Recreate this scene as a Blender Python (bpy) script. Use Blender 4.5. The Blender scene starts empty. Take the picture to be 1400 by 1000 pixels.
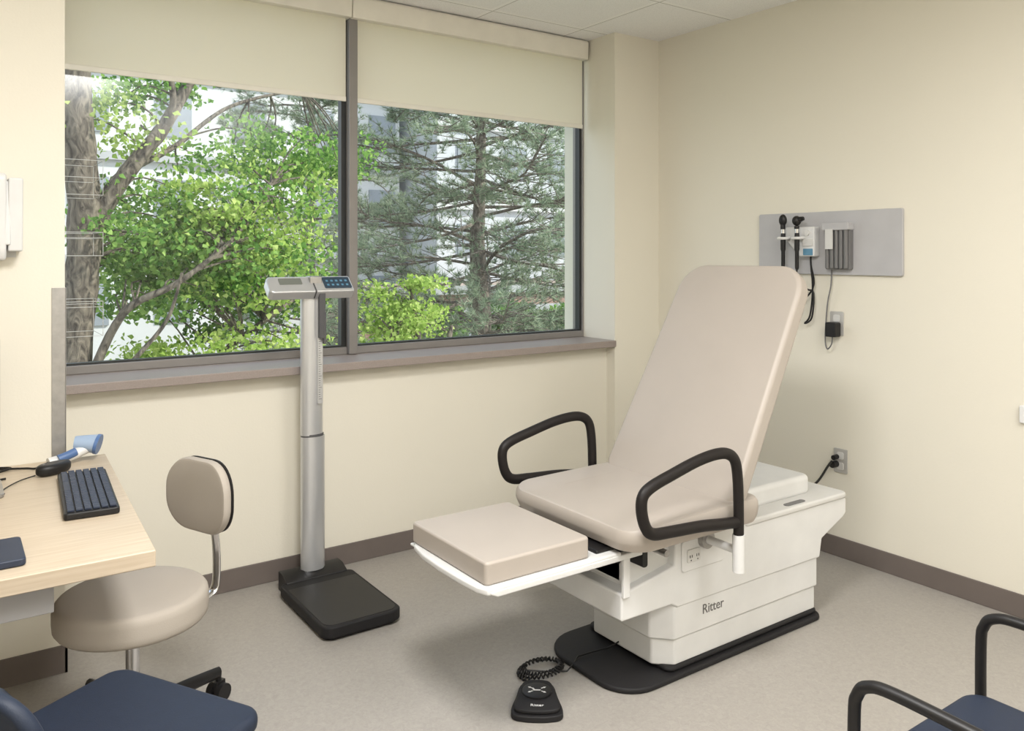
import bpy, bmesh, math, random
import numpy as np
from mathutils import Vector, Matrix
random.seed(4); rng=np.random.default_rng(7)
scene=bpy.context.scene
COL=scene.collection
scene.view_settings.view_transform='Standard'

# ---------------------------------------------------------------- materials
def lin(c):
    r=[]
    for v in c:
        v=v/255.0
        r.append(v/12.92 if v<=0.04045 else ((v+0.055)/1.055)**2.4)
    return (*r,1.0)
MATS={}
def M(name,rgb,rough=0.5,metal=0.0,var=0.04,scale=8.0,bump=0.0,bscale=200.0,spec=0.5,coords='Object'):
    if name in MATS: return MATS[name]
    m=bpy.data.materials.new(name); m.use_nodes=True
    nt=m.node_tree; b=nt.nodes['Principled BSDF']
    b.inputs['Roughness'].default_value=rough; b.inputs['Metallic'].default_value=metal
    b.inputs['Specular IOR Level'].default_value=spec
    tc=nt.nodes.new('ShaderNodeTexCoord')
    n=nt.nodes.new('ShaderNodeTexNoise'); n.inputs['Scale'].default_value=scale; n.inputs['Detail'].default_value=4
    nt.links.new(tc.outputs[coords],n.inputs['Vector'])
    r=nt.nodes.new('ShaderNodeValToRGB')
    c=lin(rgb)
    r.color_ramp.elements[0].position=0.3; r.color_ramp.elements[1].position=0.7
    r.color_ramp.elements[0].color=(*[max(0,x*(1-var)) for x in c[:3]],1)
    r.color_ramp.elements[1].color=(*[min(1,x*(1+var)) for x in c[:3]],1)
    nt.links.new(n.outputs['Fac'],r.inputs['Fac']); nt.links.new(r.outputs['Color'],b.inputs['Base Color'])
    if bump>0:
        n2=nt.nodes.new('ShaderNodeTexNoise'); n2.inputs['Scale'].default_value=bscale; n2.inputs['Detail'].default_value=3
        nt.links.new(tc.outputs[coords],n2.inputs['Vector'])
        bp=nt.nodes.new('ShaderNodeBump'); bp.inputs['Strength'].default_value=bump; bp.inputs['Distance'].default_value=0.002
        nt.links.new(n2.outputs['Fac'],bp.inputs['Height']); nt.links.new(bp.outputs['Normal'],b.inputs['Normal'])
    MATS[name]=m; return m

m_wall=M('cream_wall_paint',(229,224,210),0.75,var=0.008,scale=1.5,bump=0.15,bscale=120,spec=0.25)
m_base=M('taupe_rubber_baseboard',(108,99,94),0.55)
m_sill=M('taupe_solid_surface_sill',(150,139,133),0.4,var=0.08,scale=300)
m_frame=M('anodized_aluminium_frame',(138,134,131),0.4,metal=0.2)
m_gasket=M('dark_window_gasket',(40,42,42),0.4)
m_cassette=M('cream_shade_cassette',(233,229,218),0.5)
m_black=M('black_plastic',(24,23,24),0.45,spec=.4)
m_blackr=M('black_rubber',(28,27,29),0.65,bump=0.2,bscale=400,spec=.35)
m_armblk=M('dark_brown_black_urethane',(27,23,22),0.5,spec=.3)
m_white=M('white_equipment_plastic',(219,219,218),0.38)
m_offw=M('off_white_panel',(209,208,205),0.4)
m_vinyl=M('taupe_vinyl_upholstery',(174,165,156),0.45,var=0.02,scale=5,bump=0.12,bscale=350)
m_vinyl2=M('taupe_stool_vinyl',(170,162,152),0.7,var=0.02,scale=5,bump=0.12,bscale=350,spec=.2)
m_navy=M('navy_vinyl_upholstery',(30,39,56),0.55,var=0.06,scale=60,bump=0.2,bscale=500,spec=.35)
m_chrome=M('polished_chrome',(210,210,212),0.15,metal=1.0)
m_steel=M('brushed_steel',(172,170,168),0.38,metal=0.75,var=0.08,scale=40)
m_plate=M('satin_steel_plate',(190,188,184),0.45,metal=0.3)
m_silver=M('silver_painted_column',(206,207,209),0.28,metal=0.6,var=0.02)
m_grey=M('grey_laminate_panel',(182,181,183),0.5)
m_dgrey=M('dark_grey_plastic',(80,80,82),0.5)
m_mgrey=M('mid_grey_plastic',(112,111,111),0.5)
m_blue=M('scanner_blue_plastic',(78,108,156),0.4)
m_pblue=M('scanner_pale_blue_plastic',(158,178,204),0.4)
m_lcd=M('dark_blue_keypad',(44,62,78),0.3)
m_lcd2=M('lcd_grey',(112,115,108),0.3)
m_teal=M('light_blue_button',(92,140,168),0.4)
m_ink=M('dark_ink',(50,48,46),0.6)
m_gink=M('grey_ink',(104,102,100),0.6)
m_wht=M('white_ink',(225,225,225),0.6)
m_wire=M('pale_wire_coating',(190,192,190),0.5)
m_key=M('dark_navy_keycap',(38,47,66),0.5)
def bark(name,c1,c2):
    m=bpy.data.materials.new(name); m.use_nodes=True; nt=m.node_tree; b=nt.nodes['Principled BSDF']
    tc=nt.nodes.new('ShaderNodeTexCoord'); mp=nt.nodes.new('ShaderNodeMapping'); mp.inputs['Scale'].default_value=(14,14,6)
    n=nt.nodes.new('ShaderNodeTexNoise'); n.inputs['Scale'].default_value=1.0; n.inputs['Detail'].default_value=8; n.inputs['Distortion'].default_value=1.5
    r=nt.nodes.new('ShaderNodeValToRGB'); r.color_ramp.elements[0].position=.36; r.color_ramp.elements[1].position=.66
    r.color_ramp.elements[0].color=lin(c1); r.color_ramp.elements[1].color=lin(c2)
    nt.links.new(tc.outputs['Object'],mp.inputs['Vector']); nt.links.new(mp.outputs['Vector'],n.inputs['Vector'])
    nt.links.new(n.outputs['Fac'],r.inputs['Fac']); nt.links.new(r.outputs['Color'],b.inputs['Base Color'])
    bp=nt.nodes.new('ShaderNodeBump'); bp.inputs['Strength'].default_value=1; bp.inputs['Distance'].default_value=.03
    nt.links.new(n.outputs['Fac'],bp.inputs['Height']); nt.links.new(bp.outputs['Normal'],b.inputs['Normal'])
    b.inputs['Roughness'].default_value=.9; return m
m_bark=bark('tree_bark',(58,51,45),(126,116,102))
m_pbark=bark('pine_bark',(86,77,70),(138,128,118))

def wood():
    m=bpy.data.materials.new('pale_maple_laminate'); m.use_nodes=True; nt=m.node_tree; b=nt.nodes['Principled BSDF']
    tc=nt.nodes.new('ShaderNodeTexCoord'); mp=nt.nodes.new('ShaderNodeMapping'); mp.inputs['Scale'].default_value=(3,60,60)
    n=nt.nodes.new('ShaderNodeTexNoise'); n.inputs['Scale'].default_value=2.0; n.inputs['Detail'].default_value=6
    r=nt.nodes.new('ShaderNodeValToRGB'); r.color_ramp.elements[0].position=.3; r.color_ramp.elements[1].position=.7
    r.color_ramp.elements[0].color=lin((187,170,147)); r.color_ramp.elements[1].color=lin((202,187,166))
    nt.links.new(tc.outputs['Object'],mp.inputs['Vector']); nt.links.new(mp.outputs['Vector'],n.inputs['Vector'])
    nt.links.new(n.outputs['Fac'],r.inputs['Fac']); nt.links.new(r.outputs['Color'],b.inputs['Base Color'])
    b.inputs['Roughness'].default_value=.4; return m
m_wood=wood()
def floor_mat():
    m=bpy.data.materials.new('mottled_linoleum'); m.use_nodes=True; nt=m.node_tree; b=nt.nodes['Principled BSDF']
    tc=nt.nodes.new('ShaderNodeTexCoord')
    n=nt.nodes.new('ShaderNodeTexNoise'); n.inputs['Scale'].default_value=60; n.inputs['Detail'].default_value=8; n.inputs['Roughness'].default_value=.7
    n.inputs['Distortion'].default_value=1.2
    r=nt.nodes.new('ShaderNodeValToRGB'); r.color_ramp.elements[0].position=.3; r.color_ramp.elements[1].position=.72
    r.color_ramp.elements[0].color=lin((151,146,140)); r.color_ramp.elements[1].color=lin((169,164,157))
    nt.links.new(tc.outputs['Object'],n.inputs['Vector']); nt.links.new(n.outputs['Fac'],r.inputs['Fac'])
    nt.links.new(r.outputs['Color'],b.inputs['Base Color']); b.inputs['Roughness'].default_value=.45
    b.inputs['Specular IOR Level'].default_value=.4
    return m
m_floor=floor_mat()
def ceil_mat():
    m=bpy.data.materials.new('acoustic_ceiling_tiles'); m.use_nodes=True; nt=m.node_tree; b=nt.nodes['Principled BSDF']
    g=nt.nodes.new('ShaderNodeNewGeometry'); s=nt.nodes.new('ShaderNodeSeparateXYZ'); nt.links.new(g.outputs['Position'],s.inputs[0])
    outs=[]
    for ax,off in (('X',2.34),('Y',3.53)):
        a=nt.nodes.new('ShaderNodeMath'); a.operation='SUBTRACT'; a.inputs[1].default_value=off-6.1; nt.links.new(s.outputs[ax],a.inputs[0])
        d=nt.nodes.new('ShaderNodeMath'); d.operation='MODULO'; d.inputs[1].default_value=.61; nt.links.new(a.outputs[0],d.inputs[0])
        l=nt.nodes.new('ShaderNodeMath'); l.operation='LESS_THAN'; l.inputs[1].default_value=.024; nt.links.new(d.outputs[0],l.inputs[0]); outs.append(l)
        e1=nt.nodes.new('ShaderNodeMath'); e1.operation='COMPARE'; e1.inputs[1].default_value=.026; e1.inputs[2].default_value=.003; nt.links.new(d.outputs[0],e1.inputs[0]); outs.append(e1)
    mxt=nt.nodes.new('ShaderNodeMath'); mxt.operation='MAXIMUM'; nt.links.new(outs[0].outputs[0],mxt.inputs[0]); nt.links.new(outs[2].outputs[0],mxt.inputs[1])
    mxe=nt.nodes.new('ShaderNodeMath'); mxe.operation='MAXIMUM'; nt.links.new(outs[1].outputs[0],mxe.inputs[0]); nt.links.new(outs[3].outputs[0],mxe.inputs[1])
    n=nt.nodes.new('ShaderNodeTexNoise'); n.inputs['Scale'].default_value=160; n.inputs['Detail'].default_value=3; nt.links.new(g.outputs['Position'],n.inputs['Vector'])
    r=nt.nodes.new('ShaderNodeValToRGB'); r.color_ramp.elements[0].position=.35; r.color_ramp.elements[1].position=.6
    r.color_ramp.elements[0].color=lin((238,237,236)); r.color_ramp.elements[1].color=lin((249,248,247)); nt.links.new(n.outputs['Fac'],r.inputs['Fac'])
    mx=nt.nodes.new('ShaderNodeMix'); mx.data_type='RGBA'; nt.links.new(mxt.outputs[0],mx.inputs[0]); nt.links.new(r.outputs['Color'],mx.inputs[6]); mx.inputs[7].default_value=lin((250,249,247))
    mx2=nt.nodes.new('ShaderNodeMix'); mx2.data_type='RGBA'; nt.links.new(mxe.outputs[0],mx2.inputs[0]); nt.links.new(mx.outputs[2],mx2.inputs[6]); mx2.inputs[7].default_value=lin((190,188,183))  # thin darker line along each T-bar: recessed tile edge shade painted into the colour
    nt.links.new(mx2.outputs[2],b.inputs['Base Color']); b.inputs['Roughness'].default_value=.9
    return m
m_ceil=ceil_mat()
def glass():
    m=bpy.data.materials.new('window_glass'); m.use_nodes=True; nt=m.node_tree
    nt.nodes.remove(nt.nodes['Principled BSDF']); o=nt.nodes['Material Output']
    t=nt.nodes.new('ShaderNodeBsdfTransparent'); t.inputs[0].default_value=(.96,.98,.97,1)
    g=nt.nodes.new('ShaderNodeBsdfGlossy'); g.inputs['Roughness'].default_value=.15
    mx=nt.nodes.new('ShaderNodeMixShader'); mx.inputs[0].default_value=.02
    nt.links.new(t.outputs[0],mx.inputs[1]); nt.links.new(g.outputs[0],mx.inputs[2]); nt.links.new(mx.outputs[0],o.inputs[0])
    return m
m_glass=glass()
def fabric():
    m=bpy.data.materials.new('cream_shade_fabric'); m.use_nodes=True; nt=m.node_tree
    nt.nodes.remove(nt.nodes['Principled BSDF']); o=nt.nodes['Material Output']
    tc=nt.nodes.new('ShaderNodeTexCoord'); w=nt.nodes.new('ShaderNodeTexNoise'); w.inputs['Scale'].default_value=500
    nt.links.new(tc.outputs['Object'],w.inputs['Vector'])
    r=nt.nodes.new('ShaderNodeValToRGB'); r.color_ramp.elements[0].color=lin((243,237,222)); r.color_ramp.elements[1].color=lin((252,247,235)); nt.links.new(w.outputs['Fac'],r.inputs['Fac'])
    d=nt.nodes.new('ShaderNodeBsdfDiffuse'); t=nt.nodes.new('ShaderNodeBsdfTranslucent'); tt=nt.nodes.new('ShaderNodeBsdfTransparent')
    nt.links.new(r.outputs['Color'],d.inputs[0]); nt.links.new(r.outputs['Color'],t.inputs[0])
    mx=nt.nodes.new('ShaderNodeMixShader'); mx.inputs[0].default_value=.5
    m2=nt.nodes.new('ShaderNodeMixShader'); m2.inputs[0].default_value=.09
    nt.links.new(d.outputs[0],mx.inputs[1]); nt.links.new(t.outputs[0],mx.inputs[2])
    nt.links.new(mx.outputs[0],m2.inputs[1]); nt.links.new(tt.outputs[0],m2.inputs[2]); nt.links.new(m2.outputs[0],o.inputs[0]); return m
m_fabric=fabric()
def leafmat(name,c1,c2,c3,tr=.5):
    m=bpy.data.materials.new(name); m.use_nodes=True; nt=m.node_tree
    nt.nodes.remove(nt.nodes['Principled BSDF']); o=nt.nodes['Material Output']
    g=nt.nodes.new('ShaderNodeNewGeometry'); r=nt.nodes.new('ShaderNodeValToRGB')
    r.color_ramp.elements[0].color=lin(c1); r.color_ramp.elements[1].color=lin(c3)
    e=r.color_ramp.elements.new(.5); e.color=lin(c2)
    nt.links.new(g.outputs['Random Per Island'],r.inputs['Fac'])
    d=nt.nodes.new('ShaderNodeBsdfDiffuse'); t=nt.nodes.new('ShaderNodeBsdfTranslucent')
    nt.links.new(r.outputs['Color'],d.inputs[0]); nt.links.new(r.outputs['Color'],t.inputs[0])
    mx=nt.nodes.new('ShaderNodeMixShader'); mx.inputs[0].default_value=tr
    nt.links.new(d.outputs[0],mx.inputs[1]); nt.links.new(t.outputs[0],mx.inputs[2]); nt.links.new(mx.outputs[0],o.inputs[0]); return m
m_leaf=leafmat('maple_leaves',(82,124,60),(126,166,84),(174,202,116),.5)
m_leafd=leafmat('deep_green_leaves',(60,92,48),(86,122,60),(120,152,80),.4)
m_leafy=leafmat('young_yellow_green_leaves',(132,162,76),(172,198,102),(210,222,140),.5)
m_need=leafmat('pine_needles',(118,134,114),(150,164,138),(192,200,172),.45)

# ---------------------------------------------------------------- geometry
def gbox(x0,y0,z0,x1,y1,z1):
    v=[(x,y,z) for x in (x0,x1) for y in (y0,y1) for z in (z0,z1)]
    return v,[(0,1,3,2),(4,6,7,5),(0,4,5,1),(2,3,7,6),(0,2,6,4),(1,5,7,3)]
def gprism(pts,axis,a,b):
    n=len(pts); v=[]
    for t in (a,b):
        for p in pts:
            v.append((p[0],t,p[1]) if axis=='y' else (p[0],p[1],t) if axis=='z' else (t,p[0],p[1]))
    f=[tuple(range(n)),tuple(range(2*n-1,n-1,-1))]+[(i,(i+1)%n,n+(i+1)%n,n+i) for i in range(n)]
    return v,f
def rr(x0,y0,x1,y1,r,n=6):
    if not isinstance(r,(list,tuple)): r=[r]*4
    out=[]
    for (cx,cy,a0),rad in zip(((x1,y1,0),(x0,y1,90),(x0,y0,180),(x1,y0,270)),r):
        sx=-1 if cx==x1 else 1; sy=-1 if cy==y1 else 1
        ox,oy=cx+sx*rad,cy+sy*rad
        for i in range(n+1):
            a=math.radians(a0+90*i/n); out.append((ox+rad*math.cos(a),oy+rad*math.sin(a)))
    return out
def catmull(pts,k=6,cyc=False):
    P=[Vector(p) for p in pts]; n=len(P); out=[]
    rngi=range(n if cyc else n-1)
    for i in rngi:
        p0=P[(i-1)%n] if cyc or i>0 else P[0]; p1=P[i]; p2=P[(i+1)%n]; p3=P[(i+2)%n] if cyc or i+2<n else P[-1]
        for j in range(k):
            t=j/k; out.append(0.5*((2*p1)+(-p0+p2)*t+(2*p0-5*p1+4*p2-p3)*t*t+(-p0+3*p1-3*p2+p3)*t*t*t))
    if not cyc: out.append(P[-1])
    return out
def gtube(pts,r,n=10,k=5,cyc=False,ry=None,smooth=True,jit=0):
    P=catmull(pts,k,cyc) if smooth and len(pts)>2 else [Vector(p) for p in pts]
    N=len(P); 
    rs=r if isinstance(r,(list,tuple)) else None
    T=[]
    for i in range(N):
        if cyc: t=P[(i+1)%N]-P[i-1]
        else: t=P[min(i+1,N-1)]-P[max(i-1,0)]
        T.append(t.normalized())
    up=Vector((0,0,1)) if abs(T[0].z)<.9 else Vector((0,1,0))
    nrm=(up-T[0]*up.dot(T[0])).normalized(); v=[];f=[]
    for i in range(N):
        nrm=(nrm-T[i]*nrm.dot(T[i])).normalized(); bn=T[i].cross(nrm)
        rad=(rs[0]+(rs[1]-rs[0])*i/(N-1)) if rs else r
        rb=rad*(ry if ry else 1)
        for j in range(n):
            q=1+random.uniform(-jit,jit) if jit else 1
            a=2*math.pi*j/n; v.append(tuple(P[i]+nrm*rad*q*math.cos(a)+bn*rb*q*math.sin(a)))
    for i in range(N if cyc else N-1):
        i2=(i+1)%N
        for j in range(n): f.append((i*n+j,i*n+(j+1)%n,i2*n+(j+1)%n,i2*n+j))
    if not cyc: f.append(tuple(range(n-1,-1,-1))); f.append(tuple(range((N-1)*n,N*n)))
    return v,f
def glathe(prof,c=(0,0,0),n=32):
    v=[];f=[];k=len(prof)
    for (r,z) in prof:
        for j in range(n):
            a=2*math.pi*j/n; v.append((c[0]+max(r,1e-4)*math.cos(a),c[1]+max(r,1e-4)*math.sin(a),c[2]+z))
    for i in range(k-1):
        for j in range(n): f.append((i*n+j,i*n+(j+1)%n,(i+1)*n+(j+1)%n,(i+1)*n+j))
    f.append(tuple(range(n-1,-1,-1))); f.append(tuple(range((k-1)*n,k*n)))
    return v,f
def gell(c,r,n=16,k=10):
    prof=[(math.sin(math.pi*i/k),-math.cos(math.pi*i/k)) for i in range(k+1)]
    v,f=glathe(prof,n=n); return [(c[0]+x*r[0],c[1]+y*r[1],c[2]+z*r[2]) for x,y,z in v],f
def xf(g,m): return [tuple(m@Vector(p)) for p in g[0]],g[1]
def RT(loc,rx=0,ry=0,rz=0):
    return Matrix.Translation(loc)@Matrix.Rotation(math.radians(rz),4,'Z')@Matrix.Rotation(math.radians(ry),4,'Y')@Matrix.Rotation(math.radians(rx),4,'X')
def setpar(o,par,world):
    if par is not None:
        o.parent=par
        if world: o.matrix_parent_inverse=Matrix.Translation(-Vector(par.location))
def obj(name,geos,mat,par=None,bevel=0,seg=3,smooth=False,world=True,label=None,sub=0,ang=30):
    if isinstance(geos,tuple): geos=[geos]
    V=[];F=[]
    for v,f in geos:
        b=len(V); V+=list(v); F+=[tuple(i+b for i in q) for q in f]
    me=bpy.data.meshes.new(name); me.from_pydata(V,[],F)
    bm=bmesh.new(); bm.from_mesh(me); bmesh.ops.recalc_face_normals(bm,faces=bm.faces); bm.to_mesh(me); bm.free()
    me.materials.append(mat)
    o=bpy.data.objects.new(name,me); COL.objects.link(o); setpar(o,par,world)
    if bevel>0:
        md=o.modifiers.new('Bevel','BEVEL'); md.width=bevel; md.segments=seg; md.limit_method='ANGLE'; md.angle_limit=math.radians(ang)
        smooth=True
    if smooth:
        me.polygons.foreach_set('use_smooth',[True]*len(me.polygons))
        md=o.modifiers.new('WN','WEIGHTED_NORMAL'); md.keep_sharp=False; md.weight=90
        if bevel==0: me.set_sharp_from_angle(angle=math.radians(40)); md.keep_sharp=True
    if label: o['label']=label
    return o
def thing(name,label,cat,loc,rz=0,group=None):
    e=bpy.data.objects.new(name,None); COL.objects.link(e); e.location=loc; e.rotation_euler=(0,0,math.radians(rz))
    e.empty_display_size=.1; e['label']=label; e['category']=cat
    if group: e['group']=group
    return e
def tag(o,label,cat,group=None):
    o['label']=label; o['category']=cat
    if group:o['group']=group
    return o
def st(o): o['kind']='structure'; return o
def text(name,s,size,mat,mtx,par=None,world=True,ext=.0006,bold=False):
    c=bpy.data.curves.new(name,'FONT'); c.body=s; c.size=size; c.extrude=ext; c.align_x='CENTER'; c.align_y='CENTER'
    t=bpy.data.objects.new(name+'_tmp',c); COL.objects.link(t)
    dg=bpy.context.evaluated_depsgraph_get(); me=bpy.data.meshes.new_from_object(t.evaluated_get(dg))
    bpy.data.objects.remove(t); me.transform(mtx); me.materials.clear(); me.materials.append(mat)
    o=bpy.data.objects.new(name,me); COL.objects.link(o); setpar(o,par,world); return o

# ---------------------------------------------------------------- room shell
H=2.73; XR=3.52; YW=3.49; YL=3.56; YG=3.79
st(obj('floor',gbox(-1.6,-1.6,-.12,XR,3.95,0),m_floor))
st(obj('ceiling',gbox(-1.6,-1.6,H,XR,3.95,H+.12),m_ceil))
st(obj('wall_east',gbox(XR,-1.75,-.12,XR+.15,4.0,H+.12),m_wall))
st(obj('wall_west',gbox(-1.75,-1.75,-.12,-1.6,4.0,H+.12),m_wall))
st(obj('wall_south',gbox(-1.6,-1.75,-.12,XR,-1.6,H+.12),m_wall))
st(obj('wall_north',gbox(.345,YL,0,3.166,3.95,.918),m_wall))
st(obj('wall_northeast',gbox(3.166,YW,0,XR,3.95,H),m_wall))
st(obj('wall_northwest',gbox(-1.6,3.2,0,.345,3.95,H),m_wall))
st(obj('wall_north_upper',gbox(.345,3.785,2.66,3.166,3.95,H),m_wall))
st(obj('trim_1',gbox(.345,3.475,.918,3.166,3.80,.955),m_sill,bevel=.004))
bh=.095;bt=.008
st(obj('baseboard_north',gbox(.353,YL-bt,0,3.158,YL,bh),m_base,bevel=.003))
st(obj('baseboard_northeast',[gbox(3.158,YW-bt,0,XR-bt,YW,bh),gbox(3.158,YW-bt,0,3.166,YL,bh)],m_base))
st(obj('baseboard_east',gbox(XR-bt,-1.6,0,XR,YW,bh),m_base,bevel=.003))
st(obj('baseboard_northwest',[gbox(-1.6,3.2-bt,0,.353,3.2,bh),gbox(.345,3.2-bt,0,.353,YL,bh)],m_base))
tag(obj('corner_guard',[gbox(.305,3.196,.745,.348,3.2,1.335),gbox(.345,3.196,.745,.349,3.25,1.335)],m_steel,bevel=.001),
    'brushed steel corner guard on the edge of the cream wall','wall guard')
def window(name,x0,x1,fl,fr,gl,gr):
    w=bpy.data.objects.new(name,None); COL.objects.link(w); w.location=((x0+x1)/2,YG,.955); st(w)
    y0,y1=YG-.025,YG+.07; z0,z1=.955,2.66; fw=.035
    obj('window_frame',[gbox(x0,y0,z0,x0+fl,y1,z1),gbox(x1-fr,y0,z0,x1,y1,z1),gbox(x0+fl,y0,z0,x1-fr,y1,z0+.036),gbox(x0+fl,y0,z1-fw,x1-fr,y1,z1)],m_frame,w,bevel=.003)
    a,b=x0+fl,x1-fr; c,d=z0+.036,z1-fw
    obj('window_gasket',[gbox(a,YG-.01,c,a+gl,YG+.03,d),gbox(b-gr,YG-.01,c,b,YG+.03,d),gbox(a+gl,YG-.01,c,b-gr,YG+.03,c+.008),gbox(a+gl,YG-.01,d-.01,b-gr,YG+.03,d)],m_gasket,w)
    obj('window_pane',gbox(a+.004,YG+.006,c+.004,b-.004,YG+.012,d-.004),m_glass,w)
window('window_1',.346,1.652,.03,.012,.012,.026)
window('window_2',1.658,3.165,.012,.008,.005,.014)
st(obj('trim_2',gbox(1.638,YG-.055,.957,1.682,YG-.025,2.66),m_frame,bevel=.003))
for (x0,x1,c0,c1) in ((.36,1.622,.350,1.639),(1.663,3.135,1.643,3.15)):
    t=thing('roller_shade','cream roller shade half lowered over the window','window shade',((x0+x1)/2,3.74,2.67),group='cream roller shades on the window')
    obj('shade_cassette',gprism([(3.705,2.612),(3.70,2.71),(3.71,2.724),(3.775,2.724),(3.775,2.612)],'x',c0,c1),m_cassette,t,bevel=.004)
    obj('shade_fabric',gbox(x0,3.744,2.225,x1,3.7448,2.63),m_fabric,t)
    obj('hem_bar',gprism(rr(3.740,2.203,3.750,2.228,.004,3),'x',x0,x1),m_cassette,t,smooth=True)

# ---------------------------------------------------------------- exam chair
YC=2.17
ec=thing('exam_chair','taupe upholstered power exam chair with white base and black arm loops','exam chair',(2.3,YC,0))
out=rr(1.80,1.935,2.875,2.405,[.05,.15,.13,.05],8)
obj('base_plate',[gprism(out,'z',0,.020),gprism(rr(2.02,1.955,2.865,2.385,.03,4),'z',.020,.038)],m_blackr,ec,bevel=.008)
obj('base_shroud',[gprism([(2.0,2.02),(2.06,1.966),(2.855,1.966),(2.855,2.374),(2.06,2.374),(2.0,2.32)],'z',.033,.125),
                   gprism([(1.99,2.02),(2.05,1.958),(2.86,1.958),(2.86,2.382),(2.05,2.382),(1.99,2.32)],'z',.125,.30)],m_white,ec,bevel=.008)
prof=[(1.80,.255),(2.03,.255),(2.06,.238),(2.87,.238),(2.885,.31),(3.03,.37),(3.05,.385),(3.05,.445),(3.0,.458),(2.62,.470),(2.32,.470),(2.28,.48),(2.05,.48),(2.045,.385),(1.80,.345)]
obj('chassis_body',gprism(prof,'y',1.952,2.388),m_white,ec,bevel=.008)
obj('chassis_housing',gprism([(1.84,.34),(2.08,.34),(2.08,.47),(1.90,.47),(1.84,.43)],'y',1.985,2.355),m_white,ec,bevel=.01)
for yy in (1.940,2.386):
    obj('side_bracket',gbox(1.80,yy,.335,1.828,yy+.014,.478),m_white,ec,bevel=.003)
obj('rear_cover',gprism(rr(2.42,2.03,2.93,2.36,.04,5),'z',.465,.545),m_white,ec,bevel=.02,seg=4)
obj('rear_ledge',gprism(rr(2.40,1.945,3.055,2.395,.03,5),'z',.448,.472),m_offw,ec,bevel=.008)
obj('release_handle',gprism(rr(2.68,1.965,2.80,1.99,.012,5),'z',.4715,.4745),m_mgrey,ec)
obj('outlet_panel',gprism(rr(2.075,.355,2.29,.462,.012,4),'y',1.946,1.953),m_white,ec,bevel=.003)
sk=obj('power_outlet',gprism(rr(2.098,.385,2.163,.43,.006,3),'y',1.941,1.947),m_offw,ec,bevel=.002)
for cx in (2.114,2.147):
    for q in (gbox(cx-.006,1.9395,.402,cx-.004,1.9415,.411),gbox(cx+.004,1.9395,.402,cx+.006,1.9415,.411),gbox(cx-.0015,1.9395,.391,cx+.0015,1.9415,.395)):
        obj('outlet_slot',q,m_ink,sk)
text('lettering','Ritter',.048,m_gink,Matrix.Translation((2.245,1.9572,.197))@Matrix.Rotation(math.radians(90),4,'X'),ec)
obj('lift_frame',[gbox(1.70,1.96,.478,2.30,2.38,.507),gbox(1.84,2.0,.36,2.02,2.34,.48)],m_black,ec,bevel=.006)
obj('chassis_knob',gtube([(1.955,1.90,.462),(1.955,1.99,.462)],.012),m_steel,ec,smooth=True)
obj('chassis_latch',gprism(rr(1.868,.425,1.892,.485,.008,3),'y',1.925,1.99),m_black,ec,bevel=.002)
tray=[(1.78,1.928),(1.78,2.412),(1.31,2.412),(1.265,2.37),(1.248,2.28),(1.243,2.17),(1.245,2.06),(1.252,1.965),(1.268,1.928)]
obj('foot_tray',gprism(tray,'z',.476,.496),m_white,ec,bevel=.006)
for ya,yb in ((1.926,1.95),(2.39,2.414)):
    obj('slide_rail',gprism([(1.275,.480),(1.30,.468),(1.87,.468),(1.87,.487),(1.275,.487)],'y',ya,yb),m_white,ec,bevel=.004)
obj('foot_cushion',gprism(rr(1.272,1.947,1.662,2.397,.015,4),'z',.496,.564),m_vinyl,ec,bevel=.009,seg=4)
def cushion(x0,x1,hw,z0,z1,rf,rb):
    o=rr(x0,YC-hw,x1,YC+hw,[rb,rf,rf,rb],8)
    cx=(x0+x1)/2;v=[];f=[];n=len(o)
    layers=[(.84,z0),(.965,z0+.006),(.99,z0+(z1-z0)*.3),(1.0,z0+(z1-z0)*.6),(.996,z1-.016),(.975,z1-.004),(.93,z1),(.6,z1-.003)]
    for s,z in layers:
        for (x,y) in o:
            dz=-.018*max(0,((cx-x)/(cx-x0)))**3*(1 if z>z0+.03 else 0)
            v.append((cx+(x-cx)*s,YC+(y-YC)*s,z+dz))
    for i in range(len(layers)-1):
        for j in range(n): f.append((i*n+j,i*n+(j+1)%n,(i+1)*n+(j+1)%n,(i+1)*n+j))
    f.append(tuple(range(n-1,-1,-1))); f.append(tuple(range((len(layers)-1)*n,len(layers)*n)))
    return v,f
obj('seat_cushion',cushion(1.735,2.36,.345,.510,.602,.09,.05),m_vinyl,ec,smooth=True)
L=.96; ang=math.atan2(1.42-.575,2.66-2.19)
vdir=Vector((math.cos(ang),0,math.sin(ang))); wdir=Vector((-math.sin(ang),0,math.cos(ang)))
def backg(t0,t1,inset,v0=0.0):
    pts=[]
    bw,tw=.33-inset,.308-inset; Lt=L-inset; r=.125
    pts.append((-bw+.03,v0+0)); pts.append((bw-.03,v0+0)); pts.append((bw,v0+.05)); 
    for i in range(10): 
        a=math.radians(90*i/9); pts.append((tw-r+r*math.cos(a),Lt-r+r*math.sin(a)*1.0))
    for i in range(10):
        a=math.radians(90+90*i/9); pts.append((-tw+r+r*math.cos(a),Lt-r+r*math.sin(a)))
    pts.append((-bw,v0+.05))
    n=len(pts); v=[]
    for t in (t0,t1):
        for u,s in pts:
            p=Vector((2.205,YC+u,.568))+vdir*s+wdir*t; v.append(tuple(p))
    return v,[tuple(range(n)),tuple(range(2*n-1,n-1,-1))]+[(i,(i+1)%n,n+(i+1)%n,n+i) for i in range(n)]
obj('backrest_cushion',backg(-.060,.008,0),m_vinyl,ec,bevel=.018,seg=5)
obj('backrest_shell',backg(-.08,-.055,.03),m_offw,ec,bevel=.01)
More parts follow.
